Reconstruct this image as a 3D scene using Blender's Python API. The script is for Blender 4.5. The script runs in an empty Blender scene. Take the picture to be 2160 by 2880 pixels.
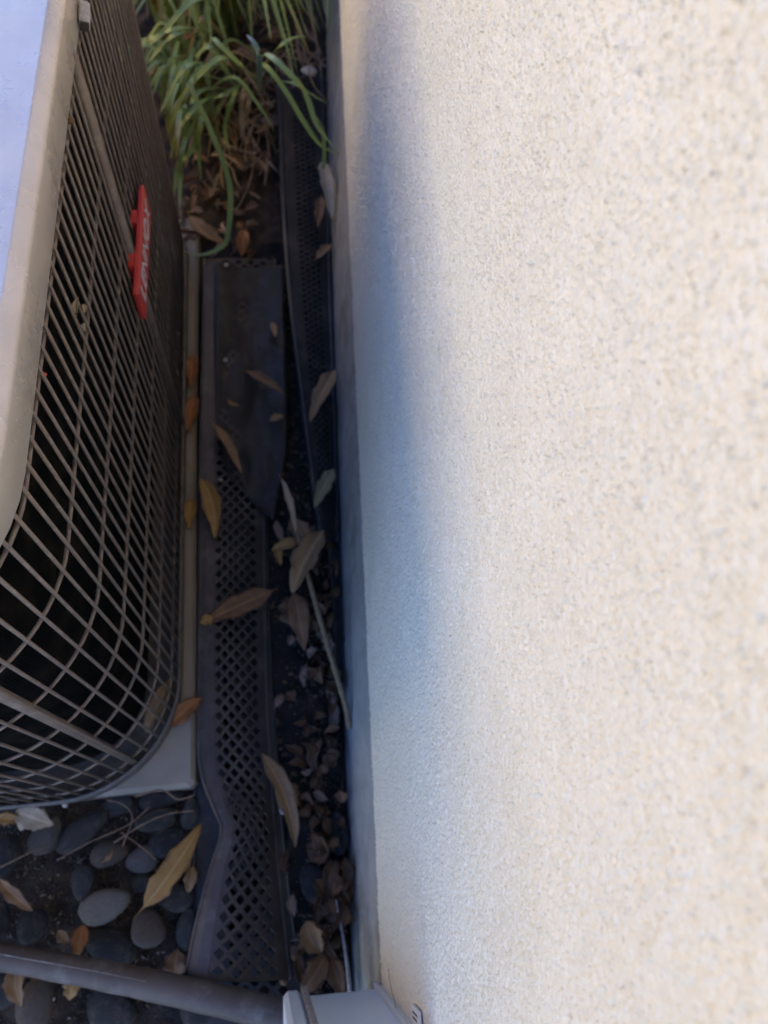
import bpy, math, random
import numpy as np
from mathutils import Vector, Matrix

scene = bpy.context.scene
col = scene.collection
rng = random.Random(7)
nrg = np.random.default_rng(11)

# ------------------------------------------------------------------ camera
F_PX, CX, CY = 2000.0, 1080.0, 1440.0            # photograph is 2160 x 2880
CAM = np.array([0.0, 0.0, 1.265])
ROT = np.array([[0.9858363305, 0.0113576528, 0.1673252317],     # rows: world x, y, z in camera axes (right, down, forward)
                [-0.0585472407, -0.9116283682, 0.4068242113],
                [0.1571589961, -0.4108585183, -0.8980514061]])
cam = bpy.data.cameras.new('camera')
cam.sensor_fit = 'VERTICAL'
cam.sensor_height = 36.0
cam.lens = F_PX / 2880.0 * 36.0
cam.clip_start = 0.02
cam.clip_end = 300.0
cam.dof.use_dof = True
cam.dof.focus_distance = 0.54
cam.dof.aperture_fstop = 6.6
cam_ob = bpy.data.objects.new('camera', cam)
col.objects.link(cam_ob)
rx, ry, rz = ROT[:, 0], -ROT[:, 1], -ROT[:, 2]
cam_ob.matrix_world = Matrix(((rx[0], ry[0], rz[0], CAM[0]), (rx[1], ry[1], rz[1], CAM[1]),
                              (rx[2], ry[2], rz[2], CAM[2]), (0, 0, 0, 1)))
scene.camera = cam_ob

# ------------------------------------------------------------------ sky, sun, exposure
SUN_EL, SUN_AZ = math.radians(44), math.radians(-14)      # azimuth from +x (over the roof of this house)
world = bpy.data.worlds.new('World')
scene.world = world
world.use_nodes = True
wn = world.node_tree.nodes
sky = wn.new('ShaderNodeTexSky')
sky.sky_type = 'NISHITA'
sky.sun_disc = False
sky.sun_elevation = SUN_EL
sky.sun_rotation = math.pi / 2 - SUN_AZ
sky.air_density = 1.0
sky.dust_density = 0.0
sky.ozone_density = 2.0
wn['Background'].inputs['Strength'].default_value = 0.15
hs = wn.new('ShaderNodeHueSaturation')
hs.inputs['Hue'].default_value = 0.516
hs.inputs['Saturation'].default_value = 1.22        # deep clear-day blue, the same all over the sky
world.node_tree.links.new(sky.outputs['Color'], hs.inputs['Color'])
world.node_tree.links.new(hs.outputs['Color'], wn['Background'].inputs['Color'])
sun = bpy.data.lights.new('sun', 'SUN')
sun.energy = 3.8
sun.angle = math.radians(0.53)
sun.color = (1.0, 0.82, 0.58)
sun_ob = bpy.data.objects.new('sun', sun)
col.objects.link(sun_ob)
sd = Vector((math.cos(SUN_EL) * math.cos(SUN_AZ), math.cos(SUN_EL) * math.sin(SUN_AZ), math.sin(SUN_EL)))
sun_ob.rotation_euler = sd.to_track_quat('Z', 'Y').to_euler()
sun_ob.location = (6, -1, 8)
vs = scene.view_settings
vs.view_transform = 'Standard'
vs.look = 'None'
vs.exposure = 2.14
vs.gamma = 1.0
scene.cycles.use_denoising = True
scene.cycles.max_bounces = 8
scene.cycles.diffuse_bounces = 5
scene.cycles.sample_clamp_indirect = 8.0

# ------------------------------------------------------------------ helpers
def at(u, v, z):
    """the point of the place at height z that the photograph shows at (u, v)"""
    r = ROT @ np.array([u - CX, v - CY, F_PX])
    return CAM + r * ((z - CAM[2]) / r[2])

def tag(o, label=None, cat=None, group=None, kind=None):
    if label: o['label'] = label
    if cat: o['category'] = cat
    if group: o['group'] = group
    if kind: o['kind'] = kind
    return o

def empty(name, loc=(0, 0, 0)):
    o = bpy.data.objects.new(name, None)
    o.empty_display_size = 0.05
    o.location = loc
    col.objects.link(o)
    return o

def link(name, me, parent=None, mat=None):
    o = bpy.data.objects.new(name, me)
    if mat is not None and not me.materials:
        me.materials.append(mat)
    col.objects.link(o)
    if parent is not None:
        o.parent = parent
    return o

def mesh(name, verts, faces, smooth=True):
    me = bpy.data.meshes.new(name)
    me.from_pydata([tuple(map(float, p)) for p in verts], [], [tuple(f) for f in faces])
    me.update()
    if smooth:
        me.shade_smooth()
    return me

def grid_mesh(name, P, smooth=True, close_u=False):
    """P: (n, m, 3) array of points"""
    n, m = P.shape[:2]
    idx = np.arange(n * m).reshape(n, m)
    a, b = idx[:-1, :-1], idx[1:, :-1]
    c, d = idx[1:, 1:], idx[:-1, 1:]
    q = np.stack([a, b, c, d], -1).reshape(-1, 4)
    if close_u:
        q2 = np.stack([idx[-1, :-1], idx[0, :-1], idx[0, 1:], idx[-1, 1:]], -1)
        q = np.concatenate([q, q2])
    me = bpy.data.meshes.new(name)
    nv, nf = n * m, len(q)
    me.vertices.add(nv)
    me.vertices.foreach_set('co', P.reshape(-1).astype(np.float32))
    me.loops.add(nf * 4)
    me.loops.foreach_set('vertex_index', q.reshape(-1).astype(np.int32))
    me.polygons.add(nf)
    me.polygons.foreach_set('loop_start', np.arange(0, nf * 4, 4, dtype=np.int32))
    me.update(calc_edges=True)
    if smooth:
        me.shade_smooth()
    return me

class MB:
    def __init__(self):
        self.v, self.f = [], []
    def add(self, v, f):
        k = len(self.v)
        self.v += [tuple(map(float, p)) for p in v]
        self.f += [tuple(i + k for i in t) for t in f]
    def box(self, a, b, bev=0.0):
        x0, y0, z0 = a
        x1, y1, z1 = b
        if bev <= 0:
            v = [(x0, y0, z0), (x1, y0, z0), (x1, y1, z0), (x0, y1, z0), (x0, y0, z1), (x1, y0, z1), (x1, y1, z1), (x0, y1, z1)]
            self.add(v, [(3, 2, 1, 0), (4, 5, 6, 7), (0, 1, 5, 4), (1, 2, 6, 5), (2, 3, 7, 6), (3, 0, 4, 7)])
            return
        e = bev
        rings = []
        for z, i in ((z0, e), (z0 + e, 0), (z1 - e, 0), (z1, e)):
            r = e + i
            pts = [(x0 + r, y0 + i), (x1 - r, y0 + i), (x1 - i, y0 + r), (x1 - i, y1 - r), (x1 - r, y1 - i), (x0 + r, y1 - i), (x0 + i, y1 - r), (x0 + i, y0 + r)]
            rings.append([(px, py, z) for px, py in pts])
        v = [p for r in rings for p in r]
        f = [tuple(range(7, -1, -1)), tuple(range(24, 32))]
        for k in range(3):
            for j in range(8):
                f.append((k * 8 + j, k * 8 + (j + 1) % 8, k * 8 + 8 + (j + 1) % 8, k * 8 + 8 + j))
        self.add(v, f)
    def tube(self, pts, rad, n=8, caps=True, closed=False):
        pts = [np.array(p, float) for p in pts]
        m = len(pts)
        if not hasattr(rad, '__len__'):
            rad = [rad] * m
        ref = None
        v, f = [], []
        for i, p in enumerate(pts):
            if closed:
                t = pts[(i + 1) % m] - pts[i - 1]
            else:
                t = pts[min(i + 1, m - 1)] - pts[max(i - 1, 0)]
            t = t / (np.linalg.norm(t) + 1e-12)
            if ref is None:
                ref = np.array([0, 0, 1.0]) if abs(t[2]) < .9 else np.array([1.0, 0, 0])
            a = ref - t * (ref @ t)
            a /= np.linalg.norm(a)
            ref = a
            b = np.cross(t, a)
            for j in range(n):
                w = 2 * math.pi * j / n
                v.append(p + rad[i] * (a * math.cos(w) + b * math.sin(w)))
        for i in range(m if closed else m - 1):
            i2 = (i + 1) % m
            for j in range(n):
                f.append((i * n + j, i * n + (j + 1) % n, i2 * n + (j + 1) % n, i2 * n + j))
        if caps and not closed:
            f.append(tuple(range(n - 1, -1, -1)))
            f.append(tuple(range((m - 1) * n, m * n)))
        self.add(v, f)
    def build(self, name, mat, parent=None, smooth=False):
        return link(name, mesh(name, self.v, self.f, smooth), parent, mat)

def catmull(pts, n):
    P = np.array(pts, float)
    P = np.concatenate([[2 * P[0] - P[1]], P, [2 * P[-1] - P[-2]]])
    out = []
    m = len(P) - 3
    for t in np.linspace(0, m - 1e-9, n):
        i = int(t)
        u = t - i
        a, b, c, d = P[i:i + 4]
        out.append(.5 * ((2 * b) + (c - a) * u + (2 * a - 5 * b + 4 * c - d) * u * u + (3 * b - a - 3 * c + d) * u ** 3))
    return np.array(out)

def band_noise(shape, step, lo, hi, seed):
    """smooth random relief whose wavelengths lie between lo and hi metres, unit variance"""
    g = np.random.default_rng(seed)
    n = g.standard_normal(shape)
    fy = np.fft.fftfreq(shape[0], step)[:, None]
    fx = np.fft.rfftfreq(shape[1], step)[None, :]
    k = np.sqrt(fy * fy + fx * fx) + 1e-9
    w = np.exp(-((np.log(k) - math.log(1 / math.sqrt(lo * hi))) / (0.5 * math.log(hi / lo))) ** 2)
    r = np.fft.irfft2(np.fft.rfft2(n) * w, s=shape)
    return (r / r.std()).astype(np.float32)

# ------------------------------------------------------------------ materials
def new_mat(name):
    m = bpy.data.materials.new(name)
    m.use_nodes = True
    nt = m.node_tree
    return m, nt, nt.nodes['Principled BSDF']

def N(nt, t, **kw):
    n = nt.nodes.new(t)
    for k, v in kw.items():
        setattr(n, k, v)
    return n

def ramp(nt, fac, stops, interp='LINEAR'):
    r = nt.nodes.new('ShaderNodeValToRGB')
    r.color_ramp.interpolation = interp
    e = r.color_ramp.elements
    while len(e) < len(stops):
        e.new(0.5)
    for k, (p, c) in enumerate(stops):
        e[k].position = p
        e[k].color = (c[0], c[1], c[2], 1) if hasattr(c, '__len__') else (c, c, c, 1)
    nt.links.new(fac, r.inputs['Fac'])
    return r.outputs['Color']

def noise(nt, scale, detail=4, rough=.55, vec=None, dist=0.0):
    n = nt.nodes.new('ShaderNodeTexNoise')
    n.inputs['Scale'].default_value = scale
    n.inputs['Detail'].default_value = detail
    n.inputs['Roughness'].default_value = rough
    n.inputs['Distortion'].default_value = dist
    if vec is None:
        tc = nt.nodes.new('ShaderNodeTexCoord')
        vec = tc.outputs['Object']
    nt.links.new(vec, n.inputs['Vector'])
    return n.outputs['Fac']

def mix(nt, fac, a, b, mode='MIX'):
    m = nt.nodes.new('ShaderNodeMix')
    m.data_type = 'RGBA'
    m.blend_type = mode
    for s, val in ((m.inputs['Factor'], fac), (m.inputs['A'], a), (m.inputs['B'], b)):
        if isinstance(val, (int, float)):
            s.default_value = val
        elif isinstance(val, (tuple, list)):
            s.default_value = (val[0], val[1], val[2], 1)
        else:
            nt.links.new(val, s)
    return [o for o in m.outputs if o.type == 'RGBA'][0]

def bump(nt, bsdf, h, strength=.3, dist=.001):
    b = nt.nodes.new('ShaderNodeBump')
    b.inputs['Strength'].default_value = strength
    b.inputs['Distance'].default_value = dist
    nt.links.new(h, b.inputs['Height'])
    nt.links.new(b.outputs['Normal'], bsdf.inputs['Normal'])

def simple(name, c1, c2, scale=30, rough=.6, bumps=.2, bscale=200, bdist=.0008, spec=.5, metallic=0, lo=.35, hi=.65, dirt=None, dscale=12):
    m, nt, b = new_mat(name)
    c = ramp(nt, noise(nt, scale), [(lo, c1), (hi, c2)])
    if dirt:
        d = ramp(nt, noise(nt, dscale, 6, .7), [(.52, 0.0), (.68, 1.0)])
        c = mix(nt, d, c, dirt)
    nt.links.new(c, b.inputs['Base Color'])
    b.inputs['Roughness'].default_value = rough
    b.inputs['Specular IOR Level'].default_value = spec
    b.inputs['Metallic'].default_value = metallic
    if bumps:
        bump(nt, b, noise(nt, bscale, 3), bumps, bdist)
    return m

M = {}
# painted sand-float stucco
m, nt, b = new_mat('stucco')
c = ramp(nt, noise(nt, 9, 5), [(.3, (.735, .670, .545)), (.7, (.795, .730, .605))])
sp = ramp(nt, noise(nt, 330, 2), [(.27, (.74, .72, .69)), (.39, (.97, .967, .96)), (.62, (1.02, 1.02, 1.02))])  # grain speckle; its dark specks also stand in for tiny pit shadows
c = mix(nt, 1.0, c, sp, 'MULTIPLY')
nt.links.new(c, b.inputs['Base Color'])
b.inputs['Roughness'].default_value = .85
b.inputs['Specular IOR Level'].default_value = .25
bump(nt, b, noise(nt, 600, 3, .6), .35, .0006)
M['stucco'] = m
M['concrete'] = simple('concrete', (.27, .262, .25), (.35, .342, .33), 22, .9, .8, 160, .002, .3, dirt=(.20, .188, .172), dscale=9)
M['bounce_path'] = simple('pale_concrete', (.36, .36, .35), (.44, .44, .43), 6, .9, .4, 120, .001, .3)
M['paint'] = simple('taupe_paint', (.195, .150, .124), (.240, .187, .154), 25, .42, .12, 500, .0003, .5, dirt=(.30, .26, .21), dscale=60)
M['lid'] = simple('lid_paint', (.66, .58, .49), (.73, .645, .55), 18, .26, .10, 900, .0002, .6, metallic=.22, dirt=(.64, .575, .50), dscale=28)
m, nt, b = new_mat('coil_fins')
tc = N(nt, 'ShaderNodeTexCoord')
w = N(nt, 'ShaderNodeTexWave')
w.inputs['Scale'].default_value = 130
w.inputs['Distortion'].default_value = .6
nt.links.new(tc.outputs['Object'], w.inputs['Vector'])
c = ramp(nt, noise(nt, 24, 6), [(.45, (.003, .003, .003)), (.8, (.022, .017, .013))])
nt.links.new(c, b.inputs['Base Color'])
b.inputs['Roughness'].default_value = .85
b.inputs['Specular IOR Level'].default_value = .08
bump(nt, b, w.outputs['Fac'], .5, .001)
M['coil'] = m
lm = M['lid']
lnt = lm.node_tree
lb = lnt.nodes['Principled BSDF']
src = lb.inputs['Base Color'].links[0].from_socket
spk = ramp(lnt, noise(lnt, 420, 3, .6), [(.70, 0.0), (.76, .75)])
c2 = mix(lnt, spk, src, (.20, .16, .12))
wm = ramp(lnt, noise(lnt, 55, 5, .7, dist=1.5), [(.60, 0.0), (.66, .22), (.70, 0.0)])
c2 = mix(lnt, wm, c2, (.86, .84, .80))
lnt.links.new(c2, lb.inputs['Base Color'])
lnt.links.new(ramp(lnt, noise(lnt, 16, 5), [(.3, .20), (.7, .40)]), lb.inputs['Roughness'])
M['pan'] = simple('base_pan_paint', (.11, .094, .083), (.15, .128, .112), 25, .5, .12, 500, .0003, .4, dirt=(.06, .05, .042), dscale=30)
M['red'] = simple('red_plastic', (.50, .045, .040), (.56, .058, .05), 40, .42, .05, 300)
M['white'] = simple('white_lettering', (.62, .62, .66), (.72, .72, .75), 60, .4, 0)
M['pad'] = simple('pad_plastic', (.275, .230, .172), (.335, .285, .215), 16, .6, .25, 150, .001, .4, dirt=(.22, .19, .16), dscale=8)
M['guard'] = simple('brown_plastic', (.060, .046, .041), (.085, .066, .058), 14, .45, .1, 120, .0006, .45, dirt=(.12, .10, .085), dscale=18)
M['guard_shaded'] = simple('shaded_brown_plastic', (.046, .036, .033), (.066, .051, .046), 14, .5, .1, 120, .0006, .4, dirt=(.09, .075, .064), dscale=18)  # the same brown guard plastic, darkened to paint in the panel's deeper shade
M['guard_dark'] = simple('charcoal_plastic', (.026, .024, .023), (.042, .037, .035), 14, .5, .1, 120, .0006, .4, dirt=(.075, .062, .052), dscale=14)
M['sheet'] = simple('black_sheet', (.018, .015, .013), (.030, .025, .022), 30, .5, .25, 90, .002, .35, dirt=(.042, .035, .030), dscale=45)
M['fabric'] = simple('weed_fabric', (.014, .012, .011), (.026, .021, .018), 22, .85, .5, 400, .0015, .2, dirt=(.055, .040, .030), dscale=16)
m, nt, b = new_mat('soil')
c = ramp(nt, noise(nt, 26, 8, .7), [(.3, (.030, .022, .017)), (.55, (.075, .055, .042)), (.8, (.13, .10, .08))])
nt.links.new(c, b.inputs['Base Color'])
b.inputs['Roughness'].default_value = .95
b.inputs['Specular IOR Level'].default_value = .2
bump(nt, b, noise(nt, 140, 6, .7), .9, .006)
M['soil'] = m
m, nt, b = new_mat('pebble')
oi = N(nt, 'ShaderNodeObjectInfo')
base = oi.outputs['Color']
sp = ramp(nt, noise(nt, 3.5, 8, .75), [(.3, (.66, .72, .72)), (.7, (1.25, 1.22, 1.18))])
c = mix(nt, 1.0, base, sp, 'MULTIPLY')
du = ramp(nt, noise(nt, 1.3, 7, .75), [(.46, 0.0), (.72, .75)])
c = mix(nt, du, c, (.12, .095, .075))
nt.links.new(c, b.inputs['Base Color'])
b.inputs['Roughness'].default_value = .78
b.inputs['Specular IOR Level'].default_value = .3
bump(nt, b, noise(nt, 7, 6, .65), .4, .002)
M['pebble'] = m
def leaf_mat(name, a, bcol, edge, rough=.6):
    m, nt, b = new_mat(name)
    tc = N(nt, 'ShaderNodeTexCoord')
    sx = N(nt, 'ShaderNodeSeparateXYZ')
    nt.links.new(tc.outputs['UV'], sx.inputs[0])
    def math_(op, x, y=None):
        n = N(nt, 'ShaderNodeMath', operation=op)
        for k, val in enumerate((x, y)):
            if val is None: continue
            if isinstance(val, (int, float)): n.inputs[k].default_value = val
            else: nt.links.new(val, n.inputs[k])
        return n.outputs[0]
    off = math_('ABSOLUTE', math_('SUBTRACT', sx.outputs['X'], .5))
    c = ramp(nt, noise(nt, 60, 6, .65), [(.32, a), (.68, bcol)])
    s = ramp(nt, noise(nt, 130, 5, .75), [(.58, 0.0), (.68, .85)])
    c = mix(nt, s, c, edge)
    rim = ramp(nt, math_('ADD', off, math_('MULTIPLY', noise(nt, 70, 4, .7), .35)), [(.56, 0.0), (.66, .8)])
    c = mix(nt, rim, c, edge)
    rib = ramp(nt, off, [(.03, .75), (.06, 0.0)])
    c = mix(nt, rib, c, tuple(min(1, q * 1.35) for q in bcol))
    vein = N(nt, 'ShaderNodeTexWave')
    vein.inputs['Scale'].default_value = 5.0
    vein.inputs['Distortion'].default_value = 1.0
    cb = N(nt, 'ShaderNodeCombineXYZ')
    nt.links.new(math_('SUBTRACT', sx.outputs['Y'], math_('MULTIPLY', off, .5)), cb.inputs[0])
    nt.links.new(cb.outputs[0], vein.inputs['Vector'])
    vv = ramp(nt, vein.outputs['Fac'], [(.80, 0.0), (1.0, .30)])
    c = mix(nt, vv, c, edge)
    nt.links.new(c, b.inputs['Base Color'])
    b.inputs['Roughness'].default_value = rough
    b.inputs['Specular IOR Level'].default_value = .35
    bump(nt, b, noise(nt, 220, 5, .7), .5, .0012)
    return m
M['leaf_tan'] = leaf_mat('dry_leaf_tan', (.225, .130, .058), (.305, .185, .088), (.12, .062, .030))
M['leaf_yellow'] = leaf_mat('dry_leaf_yellow', (.28, .150, .038), (.36, .210, .065), (.16, .080, .028))
M['leaf_orange'] = leaf_mat('dry_leaf_orange', (.24, .088, .026), (.32, .135, .042), (.12, .045, .018))
M['leaf_brown'] = leaf_mat('dry_leaf_brown', (.15, .072, .031), (.23, .122, .056), (.075, .036, .017))
M['leaf_dark'] = leaf_mat('dry_leaf_dark', (.090, .045, .020), (.150, .080, .038), (.045, .023, .012))
M['leaf_mulch'] = leaf_mat('mulch_leaf', (.20, .125, .088), (.30, .20, .145), (.07, .045, .032))
M['leaf_pale'] = leaf_mat('dry_leaf_pale', (.36, .28, .18), (.46, .37, .25), (.25, .17, .10))
M['leaf_grey'] = leaf_mat('dry_leaf_greygreen', (.22, .175, .075), (.29, .235, .11), (.14, .10, .045))
def blade_mat(name, a, bcol, tip):
    m, nt, b = new_mat(name)
    tc = N(nt, 'ShaderNodeTexCoord')
    mp = N(nt, 'ShaderNodeMapping')
    mp.inputs['Scale'].default_value = (6, 1, 1)
    nt.links.new(tc.outputs['UV'], mp.inputs['Vector'])
    c = ramp(nt, noise(nt, 6, 4, .6, mp.outputs['Vector']), [(.3, a), (.7, bcol)])
    sx = N(nt, 'ShaderNodeSeparateXYZ')
    nt.links.new(tc.outputs['UV'], sx.inputs[0])
    t = ramp(nt, sx.outputs['Y'], [(.80, 0.0), (1.0, .75)])
    c = mix(nt, t, c, tip)
    nt.links.new(c, b.inputs['Base Color'])
    b.inputs['Roughness'].default_value = .42
    b.inputs['Specular IOR Level'].default_value = .5
    b.inputs['Subsurface Weight'].default_value = 0.0
    return m
M['blade_a'] = blade_mat('strap_leaf_bluegreen', (.145, .215, .060), (.205, .290, .095), (.32, .36, .18))
M['blade_b'] = blade_mat('strap_leaf_green', (.170, .235, .045), (.235, .310, .080), (.32, .29, .12))
M['blade_c'] = blade_mat('strap_leaf_yellowing', (.17, .17, .04), (.25, .23, .06), (.30, .20, .07))
M['blade_d'] = blade_mat('strap_leaf_pale', (.13, .22, .17), (.20, .30, .25), (.48, .52, .50))
M['blade_e'] = blade_mat('strap_leaf_dead', (.26, .17, .075), (.36, .25, .12), (.20, .12, .06))
M['blade_f'] = blade_mat('straw', (.26, .165, .105), (.38, .26, .175), (.16, .10, .06))
M['foam'] = simple('grey_foam', (.080, .063, .053), (.110, .088, .075), 20, .6, .3, 220, .001, .4, dirt=(.16, .145, .13), dscale=16)
M['seam_glint'] = simple('pale_glint_seam', (.22, .19, .17), (.50, .46, .43), 160, .3, .2, 300, .0005, .6)  # insulation slit, coloured pale to stand in for the glint along it
M['box'] = simple('grey_enamel', (.80, .82, .84), (.84, .86, .88), 3, .35, .04, 300, .0003, .5)
M['gasket'] = simple('weathered_lip', (.24, .20, .19), (.40, .36, .35), 160, .7, .4, 400)
M['twig'] = simple('twig_bark', (.18, .12, .065), (.27, .185, .105), 90, .75, .4, 300)
M['stem'] = simple('dry_stem', (.15, .10, .065), (.24, .16, .10), 70, .8, .4, 300)
M['chip'] = simple('pale_chip', (.34, .30, .25), (.50, .45, .39), 140, .7, .4, 400)
M['ink'] = simple('black_ink', (.02, .02, .02), (.03, .03, .03), 50, .6, 0)
M['roof'] = simple('roof_shingle', (.10, .085, .075), (.17, .15, .13), 6, .9, .4, 60, .004)
M['peach'] = simple('peach_stucco', (.72, .60, .35), (.78, .66, .40), 8, .85, .3, 200, .002, .2)
M['trim'] = simple('white_trim', (.70, .69, .66), (.76, .75, .72), 5, .6, 0)
M['glass'] = simple('window_glass', (.03, .035, .04), (.05, .055, .06), 3, .08, 0)
M['grass'] = simple('far_ground', (.11, .095, .06), (.17, .14, .09), 3, .95, .5, 30, .01)

# ------------------------------------------------------------------ setting: ground
NX_BOUNCE0, NX_BOUNCE1 = -4.2, -.02
XW = .156                                     # face of the stucco wall
def ground_z(x, y):
    z = -.012 + .055 * min(0, x + .12)
    z += .10 * max(0, min(1, (y - 1.15) / .9)) ** 1.2
    if x > .09: z -= .02 * min(1, (x - .09) / .06) * (1 - max(0, min(1, (y - 1.1) / .5)))
    return z
st = .016
xs = np.arange(-1.75, .30, st)
ys = np.arange(-1.2, 2.9, st)
rel = band_noise((len(xs), len(ys)), st, .03, .12, 5) * .0045
G = np.zeros((len(xs), len(ys), 3))
for i, x in enumerate(xs):
    for j, y in enumerate(ys):
        e = min(x + 1.75, y + 1.2, 2.884 - y) / .15
        G[i, j] = (x, y, ground_z(x, y) + rel[i, j] - (.2 * (1 - e) ** 2 if e < 1 else 0))
soil_ob = link('ground', grid_mesh('ground', G), None, M['soil'])
tag(soil_ob, 'bare brown soil between the pebbles and under the leaf litter', 'soil', kind='structure')
mb = MB()
mb.box((-90, -90, -.6), (90, 90, -.125))
tag(mb.build('terrain', M['grass']), 'dry garden ground beyond the side passage', 'ground', kind='structure')

mb = MB()
mb.box((NX_BOUNCE0, -6.5, -.2), (NX_BOUNCE1, -.62, -.018), .006)  # unseen slab, added to bounce light up onto the lower wall
tag(mb.build('bounce_path', M['bounce_path']), 'unseen pale concrete walkway added outside the frame to brighten the lower wall', 'bounce_path', kind='structure')

# ------------------------------------------------------------------ this house: stucco wall on its concrete footing
house = empty('stucco_house', (XW, .5, 0))
tag(house, 'cream sand-textured stucco house wall above a grey concrete footing', 'house')
def child(o, parent):
    o.parent = parent
    o.matrix_parent_inverse = Matrix.Translation(parent.location).inverted()
    return o
step = .0016
Y0, Y1, Z1 = -.62, 1.95, 1.27
ny, nz = int((Y1 - Y0) / step), int((Z1 - .20) / step)
hgt = band_noise((ny, nz), step, .0033, .0065, 21)
fine = band_noise((ny, nz), step, .0032, .0042, 22)
pit = band_noise((ny, nz), step, .0036, .0068, 23)
swell = band_noise((ny, nz), step, .05, .30, 24)
H = .00095 * np.abs(hgt) ** .9 + .00056 * fine - .0018 * np.clip(pit - .75, 0, 1.3) + .0003 * swell      # rounded grains with sharp pits between them
H = np.clip(H, -.0034, .0034)
yy = Y0 + np.arange(ny) * step
zb = .214 + .045 * yy + .0007 * band_noise((ny, ny // 8), step, .01, .05, 31)[:, 5]
tt = np.arange(nz) / (nz - 1)
W = np.zeros((ny, nz + 1, 3), np.float32)
W[:, 1:, 0] = XW - H
W[:, 1:, 1] = yy[:, None]
W[:, 1:, 2] = zb[:, None] + (Z1 - zb[:, None]) * tt[None, :]
W[:, 0, 0] = XW + .014
W[:, 0, 1] = yy
W[:, 0, 2] = zb + .001
child(link('wall', grid_mesh('wall', W), None, M['stucco']), house)
mb = MB()
mb.box((XW, -5, .17), (XW + .2, Y0, 2.7))
mb.box((XW, Y1 - step, .27), (XW + .2, 6, 2.7))
mb.box((XW + .0003, Y0, Z1 - .0005), (XW + .2, Y1 - step, 2.7))
mb.box((XW + .012, Y0, .30), (XW + .2, Y1 - step, Z1))
mb.box((XW + .2, -5, .27), (7.5, 6, 2.7))
child(mb.build('upper_wall', M['stucco']), house)
# footing, slightly battered
yf = np.arange(-1.6, 2.4, .02)
prof = [(XW + .030, .30), (XW + .010, .285), (XW + .0045, .20), (XW - .003, .10), (XW - .011, .0), (XW - .016, -.10), (XW - .018, -.25)]
fr = band_noise((len(yf), 8), .02, .05, .3, 41) * .0005
Fd = np.zeros((len(yf), len(prof), 3))
for i, y in enumerate(yf):
    for j, (x, z) in enumerate(prof):
        Fd[i, j] = (x + (fr[i, j] if j > 1 else 0), y, z)
child(link('footing', grid_mesh('footing', Fd[:, ::-1]), None, M['concrete']), house)
mb = MB()
mb.box((XW + .03, -5, -.3), (7.5, 6, .27))
mb.box((XW + .002, -5, -.3), (XW + .03, -1.6, .16))
mb.box((XW + .002, 2.38, -.3), (XW + .03, 6, .26))
child(mb.build('slab', M['concrete']), house)
mb = MB()
mb.add([(-.30, -5.4, 2.62), (3.9, -5.4, 4.25), (8, -5.4, 2.62), (-.30, 6.4, 2.62), (3.9, 6.4, 4.25), (8, 6.4, 2.62),
        (-.30, -5.4, 2.78), (3.9, -5.4, 4.42), (8, -5.4, 2.78), (-.30, 6.4, 2.78), (3.9, 6.4, 4.42), (8, 6.4, 2.78)],
       [(6, 9, 10, 7), (7, 10, 11, 8), (0, 1, 4, 3), (1, 2, 5, 4), (0, 3, 9, 6), (2, 8, 11, 5), (0, 6, 7, 1), (1, 7, 8, 2), (3, 4, 10, 9), (4, 5, 11, 10)])
child(mb.build('roof', M['roof']), house)

# the sunlit house across the side passage (behind the air conditioner, out of the frame)
NX = -4.3
nb = empty('neighbour_house', (NX, 1, -.12))
tag(nb, 'sunlit tan stucco house across the side passage, out of the frame', 'house')
mb = MB()
mb.box((NX - 7, -0.7, -.2), (NX, 11, 3.50))
child(mb.build('wall', M['peach']), nb)
mb = MB()
mb.add([(NX + .12, -1.0, 3.50), (NX - 3.5, -1.0, 4.7), (NX - 7.4, -1.0, 3.50), (NX + .12, 11.4, 3.50), (NX - 3.5, 11.4, 4.7), (NX - 7.4, 11.4, 3.50)],
       [(0, 3, 4, 1), (1, 4, 5, 2), (0, 1, 2), (5, 4, 3), (0, 2, 5, 3)])
child(mb.build('roof', M['roof']), nb)
for wy in (3.4, 7.5):
    mb = MB()
    mb.box((NX - .02, wy - .6, 1.0), (NX + .03, wy + .6, 2.1))
    wf = child(mb.build('window', M['trim']), nb)
    mb = MB()
    mb.box((NX + .0, wy - .52, 1.08), (NX + .034, wy + .52, 2.02))
    p = mb.build('pane', M['glass'])
    p.parent = wf
    p.matrix_parent_inverse = Matrix.Translation(nb.location).inverted()

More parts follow.
